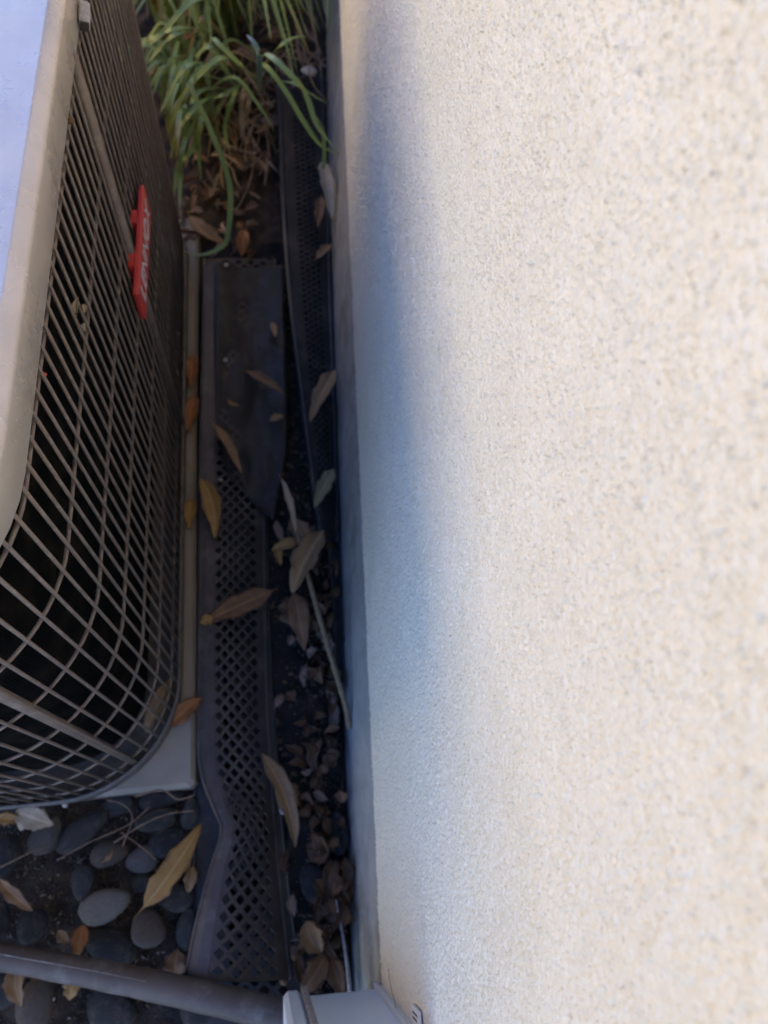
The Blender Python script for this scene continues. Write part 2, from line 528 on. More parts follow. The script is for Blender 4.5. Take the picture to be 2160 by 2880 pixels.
# ------------------------------------------------------------------ air conditioner on its pad (settled a few degrees)
AX = np.array([.99776589, .01885195, .06409236])
AY = np.array([-.01759291, .99964213, -.0201521])
AX, AY = AX * math.cos(.026) + AY * math.sin(.026), AY * math.cos(.026) - AX * math.sin(.026)
AZ = np.array([-.06444933, .0189795, .99774048])
P0 = np.array([-.135977, .370841, .070])
AMAT = Matrix(((AX[0], AY[0], AZ[0], P0[0]), (AX[1], AY[1], AZ[1], P0[1]), (AX[2], AY[2], AZ[2], P0[2]), (0, 0, 0, 1)))
YF, YB, WD, RC, RB = -.298, .885, 1.06, .17, .10
def outline(off, ds=None, n_corner=10, rc=None):
    """rounded plan of the unit, grown by off; counter-clockwise points (x, y)"""
    x0, x1, y0, y1 = -WD - off, off, YF - off, YB + off
    r = (RC if rc is None else rc) + off
    pts = []
    rb = RB + off
    for cx, cy, a0, r in ((x1 - r, y0 + r, -90, r), (x1 - rb, y1 - rb, 0, rb), (x0 + rb, y1 - rb, 90, rb), (x0 + r, y0 + r, 180, r)):
        for k in range(n_corner + 1):
            a = math.radians(a0 + 90 * k / n_corner)
            pts.append((cx + r * math.cos(a), cy + r * math.sin(a)))
    if ds is None:
        return pts
    P = np.array(pts + pts[:1])
    L = np.concatenate([[0], np.cumsum(np.linalg.norm(np.diff(P, axis=0), axis=1))])
    return [tuple(np.array([np.interp(s, L, P[:, 0]), np.interp(s, L, P[:, 1])])) for s in ds], L[-1]

ac = empty('air_conditioner')
ac.matrix_world = AMAT
tag(ac, 'taupe air conditioner with a wire grille, rounded corner and red badge', 'air conditioner')
def loft(name, rings, mat, parent, cap_top=False, cap_bot=False, smooth=True):
    n = len(rings[0])
    v = [p for r in rings for p in r]
    f = []
    for k in range(len(rings) - 1):
        for j in range(n):
            f.append((k * n + j, k * n + (j + 1) % n, (k + 1) * n + (j + 1) % n, (k + 1) * n + j))
    if cap_top: f.append(tuple(range((len(rings) - 1) * n, len(rings) * n)))
    if cap_bot: f.append(tuple(range(n - 1, -1, -1)))
    me = mesh(name, v, f, smooth)
    return link(name, me, parent, mat)
def ring3(off, s, n_corner=12):
    return [(x, y, s) for x, y in outline(off, n_corner=n_corner)]
# base pan, with an inside floor
loft('base_pan', [ring3(-.002, -.022), ring3(.003, -.018), ring3(.0035, .004), ring3(.001, .008), ring3(-.002, .008), ring3(-.004, .0), ring3(-.095, -.002)], M['pan'], ac, cap_top=True, cap_bot=True)
# dark coil behind the grille
loft('coil', [ring3(-.050, -.001), ring3(-.048, .05), ring3(-.048, .70)], M['coil'], ac, cap_top=True)
# lid
lid = loft('lid', [ring3(-.012, .6905), ring3(.0003, .6905), ring3(.0012, .6915), ring3(.0012, .7300), ring3(.0011, .7312), ring3(.0002, .7332), ring3(-.0012, .7348), ring3(-.0095, .7404), ring3(-.0108, .7410), ring3(-.0113, .7412),
                   ring3(-.0118, .74125), ring3(-.10, .7420)], M['lid'], ac)
# top plate with its round fan opening
FC, FR = (-WD / 2, (YF + YB) / 2), .36
po = outline(-.10, n_corner=12)
top_v, top_f = [], []
for x, y in po:
    a = math.atan2(y - FC[1], x - FC[0])
    top_v += [(x, y, .7422), (FC[0] + FR * math.cos(a), FC[1] + FR * math.sin(a), .7427), (FC[0] + FR * math.cos(a), FC[1] + FR * math.sin(a), .70)]
n = len(po)
for j in range(n):
    k = (j + 1) % n
    top_f += [(j * 3, k * 3, k * 3 + 1, j * 3 + 1), (j * 3 + 1, k * 3 + 1, k * 3 + 2, j * 3 + 2)]
link('top_plate', mesh('top_plate', top_v, top_f, False), ac, M['lid'])
mb = MB()
for q in range(12):
    rr = .04 + q * .029
    mb.tube([(FC[0] + rr * math.cos(t), FC[1] + rr * math.sin(t), .752) for t in np.linspace(0, 2 * math.pi, 40, endpoint=False)], .002, 6, closed=True)
for q in range(4):
    t = math.pi / 4 + q * math.pi / 2
    mb.tube([(FC[0], FC[1], .7555), (FC[0] + .385 * math.cos(t), FC[1] + .385 * math.sin(t), .7555)], .003, 6)
mb.build('fan_guard', M['paint'], ac, True)
for q in range(3):
    mb = MB()
    a0 = q * 2.094
    v = []
    for k in range(9):
        a = a0 + .09 * k
        v += [(FC[0] + .07 * math.cos(a), FC[1] + .07 * math.sin(a), .60 + .007 * k), (FC[0] + .33 * math.cos(a), FC[1] + .33 * math.sin(a), .615 + .004 * k)]
    mb.add(v, [(2 * k, 2 * k + 1, 2 * k + 3, 2 * k + 2) for k in range(8)])
    mb.build('fan_blade', M['coil'], ac)
# vertical wires
_, per = outline(0.0, [0.0], 24)
pitch = .02255
t_first = .063
P = np.array(outline(0.0, n_corner=24))
Pc = np.concatenate([P, P[:1]])
L = np.concatenate([[0], np.cumsum(np.linalg.norm(np.diff(Pc, axis=0), axis=1))])
k0 = int(np.argmin(np.abs(Pc[:, 0]) + np.abs(Pc[:, 1] - (YF + RC))))     # start of the straight right-hand side
s_ref = L[k0] + (t_first - (YF + RC))
nw = int(round(per / pitch))
sw = [(s_ref + per * i / nw) % per for i in range(nw)]
pos, _ = outline(-.0035, [q * (per - 2 * math.pi * .0035) / per for q in sw], 24)
mb = MB()
mb.tube([(0, 0, .004), (0, 0, .25), (0, 0, .5), (0, 0, .705)], .0018, 8)
wire_me = mesh('grille_wire', mb.v, mb.f, True)
wire_me.materials.append(M['paint'])
for x, y in pos:
    o = link('grille_wire', wire_me, ac)
    o.location = (x + rng.gauss(0, .0003), y + rng.gauss(0, .0003), 0)
# thick posts
mb = MB()
mb.tube([(0, 0, .004), (0, 0, .70)], .0058, 12)
post_me = mesh('corner_post', mb.v, mb.f, True)
post_me.materials.append(M['paint'])
for t in (-.2355, .352, None):
    if t is None:
        x, y = -WD + .06, YF + .05
    elif t < 0:
        x, y = -.066, -.251
    else:
        x, y = -.002, t
    o = link('corner_post', post_me, ac)
    o.location = (x, y, 0)
# horizontal rings
for k in range(7):
    mb = MB()
    mb.tube([(x, y, .0) for x, y in outline(-.0073, n_corner=16)], .0020, 8, closed=True)
    o = mb.build('grille_ring', M['paint'], ac, True)
    o.location = (0, 0, .031 + .1059 * k)
# badge
mb = MB()
mb.box((.003, .280, .380), (.0115, .482, .431), .002)
bd = mb.build('badge', M['red'], ac)
for yb in (.325, .405):
    mb = MB()
    mb.box((-.004, yb, .412), (.0038, yb + .024, .4335))
    mb.build('badge_clip', M['red'], ac)
fc = bpy.data.curves.new('lettering', 'FONT')
fc.body = 'LENNOX'
fc.size = .043
fc.extrude = .0006
fc.align_x = 'CENTER'
fc.align_y = 'CENTER'
fc.space_character = 1.08
tmp = bpy.data.objects.new('tmp', fc)
col.objects.link(tmp)
dg = bpy.context.evaluated_depsgraph_get()
lme = bpy.data.meshes.new_from_object(tmp.evaluated_get(dg))
bpy.data.objects.remove(tmp)
xs_ = [v.co.x for v in lme.vertices]
fx = .168 / (max(xs_) - min(xs_))
fy = .030 / (max(v.co.y for v in lme.vertices) - min(v.co.y for v in lme.vertices))
for v in lme.vertices:
    v.co = Vector((.0118 + v.co.z, .381 + v.co.x * fx, .4055 + v.co.y * fy))
lme.materials.clear()
lme.materials.append(M['white'])
o = link('lettering', lme, bd)
# pad
pad = empty('equipment_pad')
pad.matrix_world = AMAT
tag(pad, 'grey plastic pad under the air conditioner', 'pad')
mb = MB()
mb.box((-WD - .03, YF + .004, -.080), (.022, YB + .03, -.0225), .007)
mb.build('slab', M['pad'], pad)

# ------------------------------------------------------------------ perforated gutter guards lying in the gap
def strip(name, left, right, arch, mat, nv, cols, c0, c1, hole, label, thick=.0018, lip=.006, panel=None):
    """left/right: lists of edge points (same length); perforations between fractions c0 and c1 across"""
    nL = len(left)
    Ld, Rd = catmull(left, 400), catmull(right, 400)
    sl_ = np.concatenate([[0], np.cumsum(np.linalg.norm(np.diff((Ld + Rd) / 2, axis=0), axis=1))])
    tq = np.interp(np.linspace(0, sl_[-1], nv * 2 + 1), sl_, np.linspace(0, 1, 400))      # even spacing along the length
    Lc = np.stack([np.interp(tq, np.linspace(0, 1, 400), Ld[:, k]) for k in range(3)], -1)
    Rc = np.stack([np.interp(tq, np.linspace(0, 1, 400), Rd[:, k]) for k in range(3)], -1)
    ar = np.interp(tq, np.linspace(0, 1, nL), arch)
    def P(a, v):
        v = min(max(v, 0), nv * 2)
        i = min(int(v), nv * 2 - 1)
        f = v - i
        l = Lc[i] * (1 - f) + Lc[i + 1] * f
        r = Rc[i] * (1 - f) + Rc[i + 1] * f
        h = ar[i] * (1 - f) + ar[i + 1] * f
        p = l + (r - l) * a
        return p + np.array([0, 0, 1.0]) * h * 4 * a * (1 - a)
    mb = MB()
    def quadstrip(a_list):
        m_ = len(a_list)
        v = [P(a, 2 * i) if True else 0 for i in range(nv + 1) for a in a_list]
        f = [(i * m_ + j, i * m_ + j + 1, (i + 1) * m_ + j + 1, (i + 1) * m_ + j) for i in range(nv) for j in range(m_ - 1)]
        mb.add(v, f)
    quadstrip([0, .02, c0 * .5, c0])
    flange = mb
    mb = MB()
    quadstrip([c1, (1 + c1) / 2, .98, 1])
    ca = (c1 - c0) / cols
    # staggered diamond openings: each lattice rhombus is a small frame round its opening
    def Q(i_, j_):
        return P(c0 + ca * i_, j_)
    for i_ in range(0, cols + 1):
        for j_ in range(0, 2 * nv + 1):
            if (i_ + j_) % 2:
                continue
            nb_ = [(i_ - 1, j_), (i_, j_ - 1), (i_ + 1, j_), (i_, j_ + 1)]
            ok = [(0 <= a_ <= cols and 0 <= b_ <= 2 * nv) for a_, b_ in nb_]
            if all(ok):
                out_ = [Q(*q_) for q_ in nb_]
                c_ = Q(i_, j_)
                inn = [P(c0 + ca * (i_ - hole[0]), j_), P(c0 + ca * i_, j_ - hole[1]), P(c0 + ca * (i_ + hole[0]), j_), P(c0 + ca * i_, j_ + hole[1])]
                mb.add(out_ + inn, [(k_, (k_ + 1) % 4, 4 + (k_ + 1) % 4, 4 + k_) for k_ in range(4)])
            else:
                q_ = [Q(*p_) for p_, o_ in zip(nb_, ok) if o_]
                if len(q_) == 3:
                    mb.add(q_, [(0, 1, 2)])
                elif len(q_) == 2:
                    mb.add(q_ + [Q(i_, j_)], [(0, 1, 2)])
    root = empty(name, tuple(P(.5, nv)))
    tag(root, label, 'gutter guard')
    for b_, nm, mt in ((flange, 'flange', mat), (mb, 'perforated_panel', panel or mat)):
        o = b_.build(nm, mt)
        bmod = o.modifiers.new('weld', 'WELD')
        bmod.merge_threshold = .0003
        so = o.modifiers.new('solid', 'SOLIDIFY')
        so.thickness = thick
        so.offset = -1
        child(o, root)
    for a, nm in ((.01, 'rim'), (.99, 'rim')):
        mb2 = MB()
        mb2.tube([P(a, v) + np.array([0, 0, .001]) for v in range(0, 2 * nv + 1, 2)], lip * .5, 8)
        child(mb2.build(nm, mat, None, True), root)
    return root, P

def pts(l):
    return [at(u, v, z) for u, v, z in l]

# weed fabric under everything in the gap
fx_, fy_ = np.linspace(-.115, .138, 24), np.linspace(-.30, 1.24, 110)
fz = band_noise((24, 110), .012, .05, .2, 61) * .005
Fb = np.zeros((24, 110, 3))
for i, x in enumerate(fx_):
    for j, y in enumerate(fy_):
        Fb[i, j] = (x + .006 * math.sin(y * 9), y + .012 * math.sin(x * 40), ground_z(x, y) + .010 + abs(fz[i, j]))
o = link('weed_fabric', grid_mesh('weed_fabric', Fb), None, M['fabric'])
tag(o, 'black weed fabric spread along the bottom of the gap', 'fabric')

low, _ = strip('gutter_guard',
    pts([(560, 1120, .012), (556, 1400, .012), (553, 1700, .012), (550, 2000, .012), (547, 2250, .012), (545, 2500, .012), (543, 2760, .012), (541, 2890, .012)]),
    pts([(745, 1120, .006), (750, 1400, .006), (756, 1700, .006), (770, 2000, .006), (790, 2250, .006), (815, 2500, .006), (850, 2760, .006), (870, 2890, .006)]),
    [.006] * 8, M['guard_dark'], 46, 7, .30, .90, (.64, .66), 'flat charcoal perforated gutter guard underneath the warped brown one')
up, PA = strip('gutter_guard',
    pts([(574, 730, .070), (568, 1000, .068), (562, 1300, .062), (559, 1700, .058), (557, 2000, .056), (562, 2160, .058), (600, 2270, .070), (624, 2335, .074), (592, 2440, .078), (562, 2550, .082), (536, 2660, .086), (521, 2748, .086)]),
    pts([(775, 735, .030), (750, 1000, .022), (742, 1300, .016), (745, 1700, .016), (752, 2000, .016), (762, 2160, .016), (768, 2270, .018), (772, 2335, .020), (782, 2440, .020), (794, 2550, .020), (806, 2660, .022), (818, 2752, .024)]),
    [.006, .008, .012, .016, .018, .020, .022, .024, .030, .034, .034, .032], M['guard'], 60, 8, .21, .90, (.68, .70), 'brown perforated gutter guard, warped and arched, along the equipment pad', panel=M['guard_shaded'])
far, _ = strip('gutter_guard',
    pts([(781, 215, .130), (790, 420, .095), (801, 640, .075), (818, 850, .066), (845, 1080, .062), (876, 1320, .056), (905, 1525, .045)]),
    pts([(905, 215, .080), (914, 420, .055), (924, 640, .040), (930, 850, .030), (938, 1080, .024), (945, 1320, .020), (950, 1525, .018)]),
    [.004] * 7, M['guard_dark'], 80, 5, .20, .82, (.6, .6), 'charcoal slotted gutter guard leaning along the concrete footing', lip=.012)
sec, _ = strip('gutter_guard',
    pts([(925, 1540, .030), (938, 1700, .026), (944, 1900, .022)]),
    pts([(952, 1540, .012), (958, 1700, .012), (962, 1900, .012)]),
    [.002] * 3, M['guard_dark'], 16, 4, .3, .8, (.5, .6), 'narrow charcoal edging offcut beside the footing')

sl = catmull(pts([(606, 738, .078), (604, 900, .074), (606, 1060, .070), (612, 1200, .066), (640, 1335, .060)]), 40)
sr = catmull(pts([(797, 742, .052), (802, 900, .048), (806, 1060, .046), (806, 1250, .044), (768, 1462, .040)]), 40)
Sh = np.zeros((40, 18, 3))
wv = band_noise((40, 18), .015, .08, .25, 71) * .0018
for i in range(40):
    for j in range(18):
        a = j / 17
        Sh[i, j] = sl[i] * (1 - a) + sr[i] * a + np.array([0, 0, wv[i, j] - .012 * math.sin(math.pi * a)])
o = link('plastic_sheet', grid_mesh('plastic_sheet', Sh), None, M['sheet'])
so = o.modifiers.new('solid', 'SOLIDIFY')
so.thickness = .001
tag(o, 'dusty black plastic sheet lying over the far half of the brown gutter guard', 'plastic sheet')

# ------------------------------------------------------------------ electrical box on the wall, insulated pipe
bx = empty('disconnect_box', (.10, -.3, .18))
tag(bx, 'pale grey electrical box fixed to the stucco wall', 'electrical box')
mb = MB()
mb.box((.062, -.42, .180), (XW - .002, -.188, .52), .003)
child(mb.build('body', M['box']), bx)
mb = MB()
mb.box((.0545, -.426, .172), (.0625, -.178, .527), .0015)
child(mb.build('cover_lip', M['gasket']), bx)
mb = MB()
mb.box((.032, -.424, .174), (.0548, -.181, .523), .0055)
child(mb.build('cover', M['box']), bx)
mb = MB()
mb.box((XW - .0075, -.42, .178), (XW - .0005, -.181, .525), .001)
child(mb.build('wall_flange', M['trim']), bx)
# small printed tag standing at the flange
tg = empty('printed_tag', tuple(at(1175, 2865, .36)))
tag(tg, 'tiny printed white tag on the wall beside the electrical box', 'tag')
tp = np.array([XW - .0035, -.168, .452])
mb = MB()
mb.box((tp[0] - .0018, tp[1] - .009, tp[2] - .020), (tp[0] + .0006, tp[1] + .008, tp[2] + .016))
child(mb.build('plate', M['trim']), tg)
for r_ in range(2):
    mb = MB()
    for k in range(6 - r_):
        mb.box((tp[0] - .0021, tp[1] + .004 - r_ * .0045 - .0022, tp[2] - .014 + k * .0042), (tp[0] - .00185, tp[1] + .004 - r_ * .0045, tp[2] - .014 + k * .0042 + .0022))
    child(mb.build('print_line', M['ink']), tg)
hr = catmull([(XW - .004, -.185, .33), (XW - .008, -.172, .345), (XW - .012, -.158, .35), (XW - .013, -.142, .345)], 14)
mb = MB()
mb.tube(hr, .00035, 5)
tag(mb.build('dry_twig', M['stem'], None, True), 'hair-thin curved dry stem on the wall above the electrical box', 'twig')

pipe = empty('insulated_pipe', tuple(at(400, 2765, .06)))
tag(pipe, 'grey foam insulated pipe running from the electrical box across the pebbles', 'pipe')
pp = pts([(-260, 2640, .045), (0, 2690, .060), (300, 2745, .085), (560, 2800, .110), (820, 2862, .125), (980, 2900, .130)])
cc = catmull(pp, 60)
rr = np.interp(np.linspace(0, 1, 60), [0, .2, .5, .8, 1], [.0165, .0168, .0185, .0198, .0198])
rr = rr + .0004 * np.sin(np.arange(60) * 1.1)
mb = MB()
mb.tube(cc, list(rr), 20)
child(mb.build('insulation', M['foam'], None, True), pipe)
sp_ = []
for i in range(2, 30):
    t = cc[min(i + 1, 59)] - cc[i - 1]
    t /= np.linalg.norm(t)
    s = np.cross(np.array([0, 0, 1.0]), t)
    s /= np.linalg.norm(s)
    u_ = np.cross(t, s)
    sp_.append(cc[i] + (u_ * .95 + s * .31) * (rr[i] + .0001))
mb = MB()
mb.tube(sp_, [.0009 * (1 - .85 * k / len(sp_)) for k in range(len(sp_))], 6)
child(mb.build('seam_glint', M['seam_glint'], None, True), pipe)

# ------------------------------------------------------------------ pebbles
def pebble_mesh(seed):
    g = np.random.default_rng(seed)
    nu, nvv = 18, 12
    v = []
    ph = g.uniform(0, 6.28, 6)
    for j in range(nvv + 1):
        th = math.pi * j / nvv
        for i in range(nu):
            a = 2 * math.pi * i / nu
            r = 1 + .10 * math.sin(a * 2 + ph[0]) * math.sin(th) + .06 * math.sin(a * 3 + ph[1]) + .05 * math.sin(th * 3 + ph[2]) * math.cos(a + ph[3])
            e = .82
            cx_, sx_ = math.cos(a), math.sin(a)
            v.append((r * math.sin(th) ** e * cx_, r * math.sin(th) ** e * sx_, (1 if math.cos(th) > 0 else -1) * abs(math.cos(th)) ** .9))
    f = []
    for j in range(nvv):
        for i in range(nu):
            f.append((j * nu + i, (j + 1) * nu + i, (j + 1) * nu + (i + 1) % nu, j * nu + (i + 1) % nu))
    me = mesh('pebble', v, f, True)
    me.materials.append(M['pebble'])
    return me
peb_me = [pebble_mesh(s) for s in range(7)]
PEB = [  # u, v, z of centre, half length px, half width px, angle deg (image), label
    (294, 2548, .030, 86, 50, -22, 'largest light grey pebble, beside the point of the long yellow leaf'),
    (233, 2480, .022, 36, 54, 10, 'upright oval pebble behind the large light grey pebble'),
    (304, 2402, .022, 52, 44, -10, 'round blue-grey pebble with a small curl of dry leaf on it'),
    (226, 2340, .024, 84, 44, -32, 'long slanting grey pebble in front of the grille'),
    (402, 2419, .020, 48, 44, 20, 'dull grey pebble beside the upper part of the long yellow leaf'),
    (440, 2305, .026, 70, 34, -8, 'flat grey pebble just below the corner of the pad'),
    (470, 2366, .020, 60, 44, -35, 'dark pebble under the tip of the long yellow leaf'),
    (418, 2615, .024, 60, 54, 15, 'round brownish pebble below the long yellow leaf'),
    (314, 2664, .018, 88, 58, 14, 'wide dark blue pebble above the insulated pipe'),
    (88, 2602, .020, 46, 64, -12, 'tall dark pebble left of the bare soil'),
    (10, 2404, .026, 46, 70, -14, 'dark pebble cut by the left edge below the grille'),
    (4, 2590, .020, 26, 54, -10, 'narrow dark pebble at the left edge of the frame'),
    (100, 2824, .028, 64, 84, -4, 'big smooth bluish pebble below the insulated pipe at left'),
    (312, 2836, .022, 80, 72, 8, 'broad squarish slate pebble below the insulated pipe'),
    (128, 2350, .024, 52, 62, 38, 'slanting bluish pebble under the pale torn leaf'),
    (500, 2525, .020, 54, 46, -20, 'bluish pebble between the yellow leaf and the gutter guard'),
    (398, 2485, .012, 34, 32, 0, 'small nearly black pebble behind the yellow leaf'),
    (452, 2246, .022, 64, 34, -5, 'dark pebble pushed against the front of the pad'),
    (535, 2290, .018, 30, 50, 0, 'bluish pebble half under the gutter guard near the pad'),
    (525, 2610, .018, 34, 62, 6, 'pebble half hidden under the arched end of the gutter guard'),
    (560, 2840, .010, 60, 60, 0, 'dark pebble at the bottom edge under the pipe'),
    (955, 2345, .012, 34, 64, 0, 'bluish pebble against the concrete footing'),
    (885, 2480, .010, 46, 60, 20, 'dark pebble near the footing, above the curled tan leaf'),
    (860, 2690, .014, 40, 70, 0, 'dark blue pebble beside the brown leaf near the electrical box'),
    (10, 2790, .016, 50, 62, 10, 'dark pebble at the left edge below the pipe'),
    (330, 2262, .016, 52, 36, -12, 'grey pebble between the pad front and the twigs'),
]
def place_pebble(P_, hl, hw, hz, ang, k, **kw):
    o = bpy.data.objects.new('pebble', peb_me[k % len(peb_me)])
    col.objects.link(o)
    o.location = tuple(P_)
    o.scale = (hl, hw, hz)
    o.rotation_euler = (rng.uniform(-.15, .15), rng.uniform(-.15, .15), ang)
    c_ = rng.choice([(.022, .021, .020), (.032, .030, .028), (.048, .044, .039), (.072, .058, .045), (.062, .055, .047), (.034, .035, .036)])
    if 'lab' in kw:
        if 'largest light grey' in kw['lab']: c_ = (.135, .125, .112)
        if 'brownish' in kw['lab']: c_ = (.088, .068, .056)
        if 'dull grey' in kw['lab']: c_ = (.085, .080, .076)
        if 'dark' in kw['lab']: c_ = (.022, .022, .023)
    o.color = (*c_, 1)
    return o
for k, (u, v, z, hl, hw, a, lab) in enumerate(PEB):
    c_ = at(u, v, z)
    ex = at(u + hl, v, z) - c_
    sx_ = np.linalg.norm(ex)
    ey = at(u, v + hw, z) - c_
    sy_ = np.linalg.norm(ey)
    gz = ground_z(c_[0], c_[1])
    sx_ *= .93
    sy_ *= .93
    hz = min(sx_, sy_) * rng.uniform(.48, .62)
    c_[2] = max(c_[2] - .004, gz + hz * .30)
    o = place_pebble(c_, sx_, sy_, hz, -math.radians(a), k, lab=lab)
    tag(o, lab, 'pebble', 'dark beach pebbles in front of the air conditioner')
n_extra = 0
for k in range(70):
    x, y = rng.uniform(-.95, .12), rng.uniform(-.60, .02)
    P_ = np.array([x, y, 0])
    # outside the framed patch only (the framed ones are placed above)
    if x > -.43 and y > -.27: continue
    s = rng.uniform(.018, .036)
    o = place_pebble((x, y, ground_z(x, y) + s * .25), s * rng.uniform(1.1, 1.6), s, s * .6, rng.uniform(0, 3.1), k)
    tag(o, 'dark beach pebble lying outside the frame in front of the unit', 'pebble', 'pebbles beyond the frame')
# grit on the soil
mb = MB()
for k in range(5200):
    u, v = rng.uniform(-60, 560), rng.uniform(2210, 2900)
    c_ = at(u, v, 0)
    z = ground_z(c_[0], c_[1])
    s = rng.uniform(.0008, .0028) if rng.random() < .88 else rng.uniform(.003, .0065)
    q = [c_ + np.array([rng.uniform(-1, 1), rng.uniform(-1, 1), 0]) * s for _ in range(3)]
    a, b_, c2 = (np.array([p[0], p[1], z + .001]) for p in q)
    t_ = np.array([c_[0], c_[1], z + .003 + s])
    mb.add([a, b_, c2, t_], [(0, 1, 3), (1, 2, 3), (2, 0, 3)])
tag(mb.build('grit', simple('grit', (.10, .085, .07), (.30, .27, .23), 300, .9, 0)), 'fine grit and crumbs scattered on the soil', 'grit', kind='stuff')

# ------------------------------------------------------------------ dry leaves
def leaf_mesh(p0, p1, width, bend=.1, curl=.25, roll=0.0, twist=0.0, side=0.0, taper=1.0, nseg=14, stem=.12, tipw=0.0):
    """a lance-shaped dry leaf from p0 (stalk) to p1 (tip): real thickness, folded along the midrib"""
    p0, p1 = np.array(p0, float), np.array(p1, float)
    d = p1 - p0
    Ln = np.linalg.norm(d)
    d /= Ln
    up = np.array([0, 0, 1.0])
    s = np.cross(d, up)
    s /= np.linalg.norm(s)
    nrm = np.cross(s, d)
    nc = 7
    P_ = np.zeros((nseg + 1, nc, 3))
    for i in range(nseg + 1):
        t = i / nseg
        if t < stem:
            w = .035
        else:
            q = (t - stem) / (1 - stem)
            w = max(.03, (math.sin(math.pi * min(1, q ** .8 * .98 + .01)) ** .75) * (1 - tipw * q))
        w *= width * .5
        ang = roll + twist * (t - .5)
        sd_ = s * math.cos(ang) + nrm * math.sin(ang)
        nd = nrm * math.cos(ang) - s * math.sin(ang)
        c_ = p0 + d * Ln * t + nrm * (bend * Ln * 4 * t * (1 - t)) + s * (side * Ln * 4 * t * (1 - t))
        for j in range(nc):
            a = (j / (nc - 1) - .5) * 2
            wob = 1 + .13 * math.sin(t * 19 + j * 2.1 + Ln * 900) * abs(a) + .07 * math.sin(t * 47 + Ln * 700) * abs(a)
            P_[i, j] = c_ + sd_ * (a * w * wob) + nd * (abs(a) ** 1.3 * curl * 1.5 * w + .14 * w * math.sin(t * 13 + a * 3 + Ln * 500) * abs(a))
    return P_
def leaf(name, lab, p0, p1, width, mat, group=None, cat='leaf', **kw):
    P_ = leaf_mesh(p0, p1, width, **kw)
    c_ = P_.reshape(-1, 3).mean(0)
    me = grid_mesh(name, P_ - c_)
    uvl = me.uv_layers.new(name='uv')
    li = np.zeros(len(me.loops), np.int32)
    me.loops.foreach_get('vertex_index', li)
    uvl.data.foreach_set('uv', np.stack([(li % 7) / 6.0, (li // 7) / float(P_.shape[0] - 1)], -1).astype(np.float32).reshape(-1))
    o = link(name, me, None, M[mat])
    o.location = tuple(c_)
    so = o.modifiers.new('solid', 'SOLIDIFY')
    so.thickness = .0008
    tag(o, lab, cat, group)
    return o
def L2(lab, a, b, wpx, mat, **kw):
    p0, p1 = at(*a), at(*b)
    h = CAM[2] - (p0[2] + p1[2]) / 2
    return leaf('dry_leaf', lab, p0, p1, wpx * h / 2200.0, mat, **kw)
L2('narrow tan leaf draped over the rim of the brown gutter guard', (590, 1178, .085), (678, 1332, .060), 46, 'leaf_tan', curl=.5, bend=.05, roll=.5)
L2('yellowish leaf with a red stalk curling over the brown gutter guard', (520, 1302, .085), (604, 1512, .080), 62, 'leaf_yellow', curl=.35, side=-.12, bend=.08, stem=.30, roll=-.2)
L2('upright tan leaf against the footing, uppermost of the big ones', (944, 1040, .060), (872, 1185, .070), 66, 'leaf_tan', curl=.3, roll=-.25, stem=.05)
L2('largest tan leaf, folded along its midrib, lying on the twig', (912, 1490, .085), (822, 1668, .075), 84, 'leaf_tan', curl=.55, roll=-.15, side=.03, stem=.05)
L2('dull tan leaf tucked behind the large folded leaf', (818, 1455, .050), (872, 1560, .060), 70, 'leaf_tan', curl=.2, roll=.2, stem=.05)
L2('small yellow leaf sticking out left of the large folded leaf', (856, 1520, .060), (764, 1548, .060), 40, 'leaf_yellow', curl=.3)
L2('curled yellow scrap below the small yellow leaf', (770, 1525, .045), (790, 1590, .040), 30, 'leaf_yellow', curl=.6)
L2('grey-green leaf beside the footing above the large folded leaf', (938, 1318, .050), (884, 1428, .055), 52, 'leaf_grey', curl=.2, stem=.05)
L2('brown leaf lying across the brown gutter guard', (782, 1655, .055), (572, 1750, .080), 74, 'leaf_brown', curl=.15, bend=.02, stem=.10)
L2('amber leaf tip at the edge of the brown gutter guard', (598, 1738, .084), (562, 1752, .084), 38, 'leaf_yellow', curl=.1, stem=.02)
L2('broad brown leaf hanging point-down under the large folded leaf', (828, 1668, .045), (856, 1830, .030), 92, 'leaf_brown', curl=.12, stem=.02, tipw=.5)
L2('slim leaf at the top end of the twig', (786, 1335, .06), (832, 1505, .07), 30, 'leaf_pale', curl=.5, roll=.5)
L2('long tan leaf with a white flake, on the black fabric', (735, 2118, .045), (830, 2382, .030), 56, 'leaf_tan', curl=.4, side=-.07, roll=.25, stem=.02)
L2('long yellow leaf lying across the pebbles', (375, 2585, .060), (566, 2318, .060), 66, 'leaf_yellow', curl=.25, side=.04, roll=.1, stem=.14)
L2('orange leaf on the corner of the pad', (466, 2046, .058), (566, 1962, .062), 58, 'leaf_orange', curl=.2, stem=.05)
L2('yellow-brown leaf standing against the grille above the pad', (410, 2062, .075), (484, 1905, .085), 56, 'leaf_tan', curl=.2, roll=.25, stem=.05)
L2('orange leaf in the slot beside the pad, highest in the photo', (545, 990, .05), (538, 1090, .05), 46, 'leaf_orange', curl=.3)
L2('rust leaf in the slot beside the pad, below the highest orange one', (552, 1105, .045), (528, 1215, .05), 52, 'leaf_orange', curl=.3)
L2('yellow-orange leaf in the slot beside the pad, lowest of the slot leaves', (540, 1395, .05), (532, 1485, .05), 44, 'leaf_yellow', curl=.3)
L2('pale torn leaf in front of the grille', (45, 2282, .055), (150, 2320, .05), 80, 'leaf_pale', curl=.1, stem=.0, tipw=.4)
L2('yellow-brown leaf edge at the left end of the pale torn leaf', (-20, 2300, .055), (60, 2305, .055), 34, 'leaf_yellow', curl=.2)
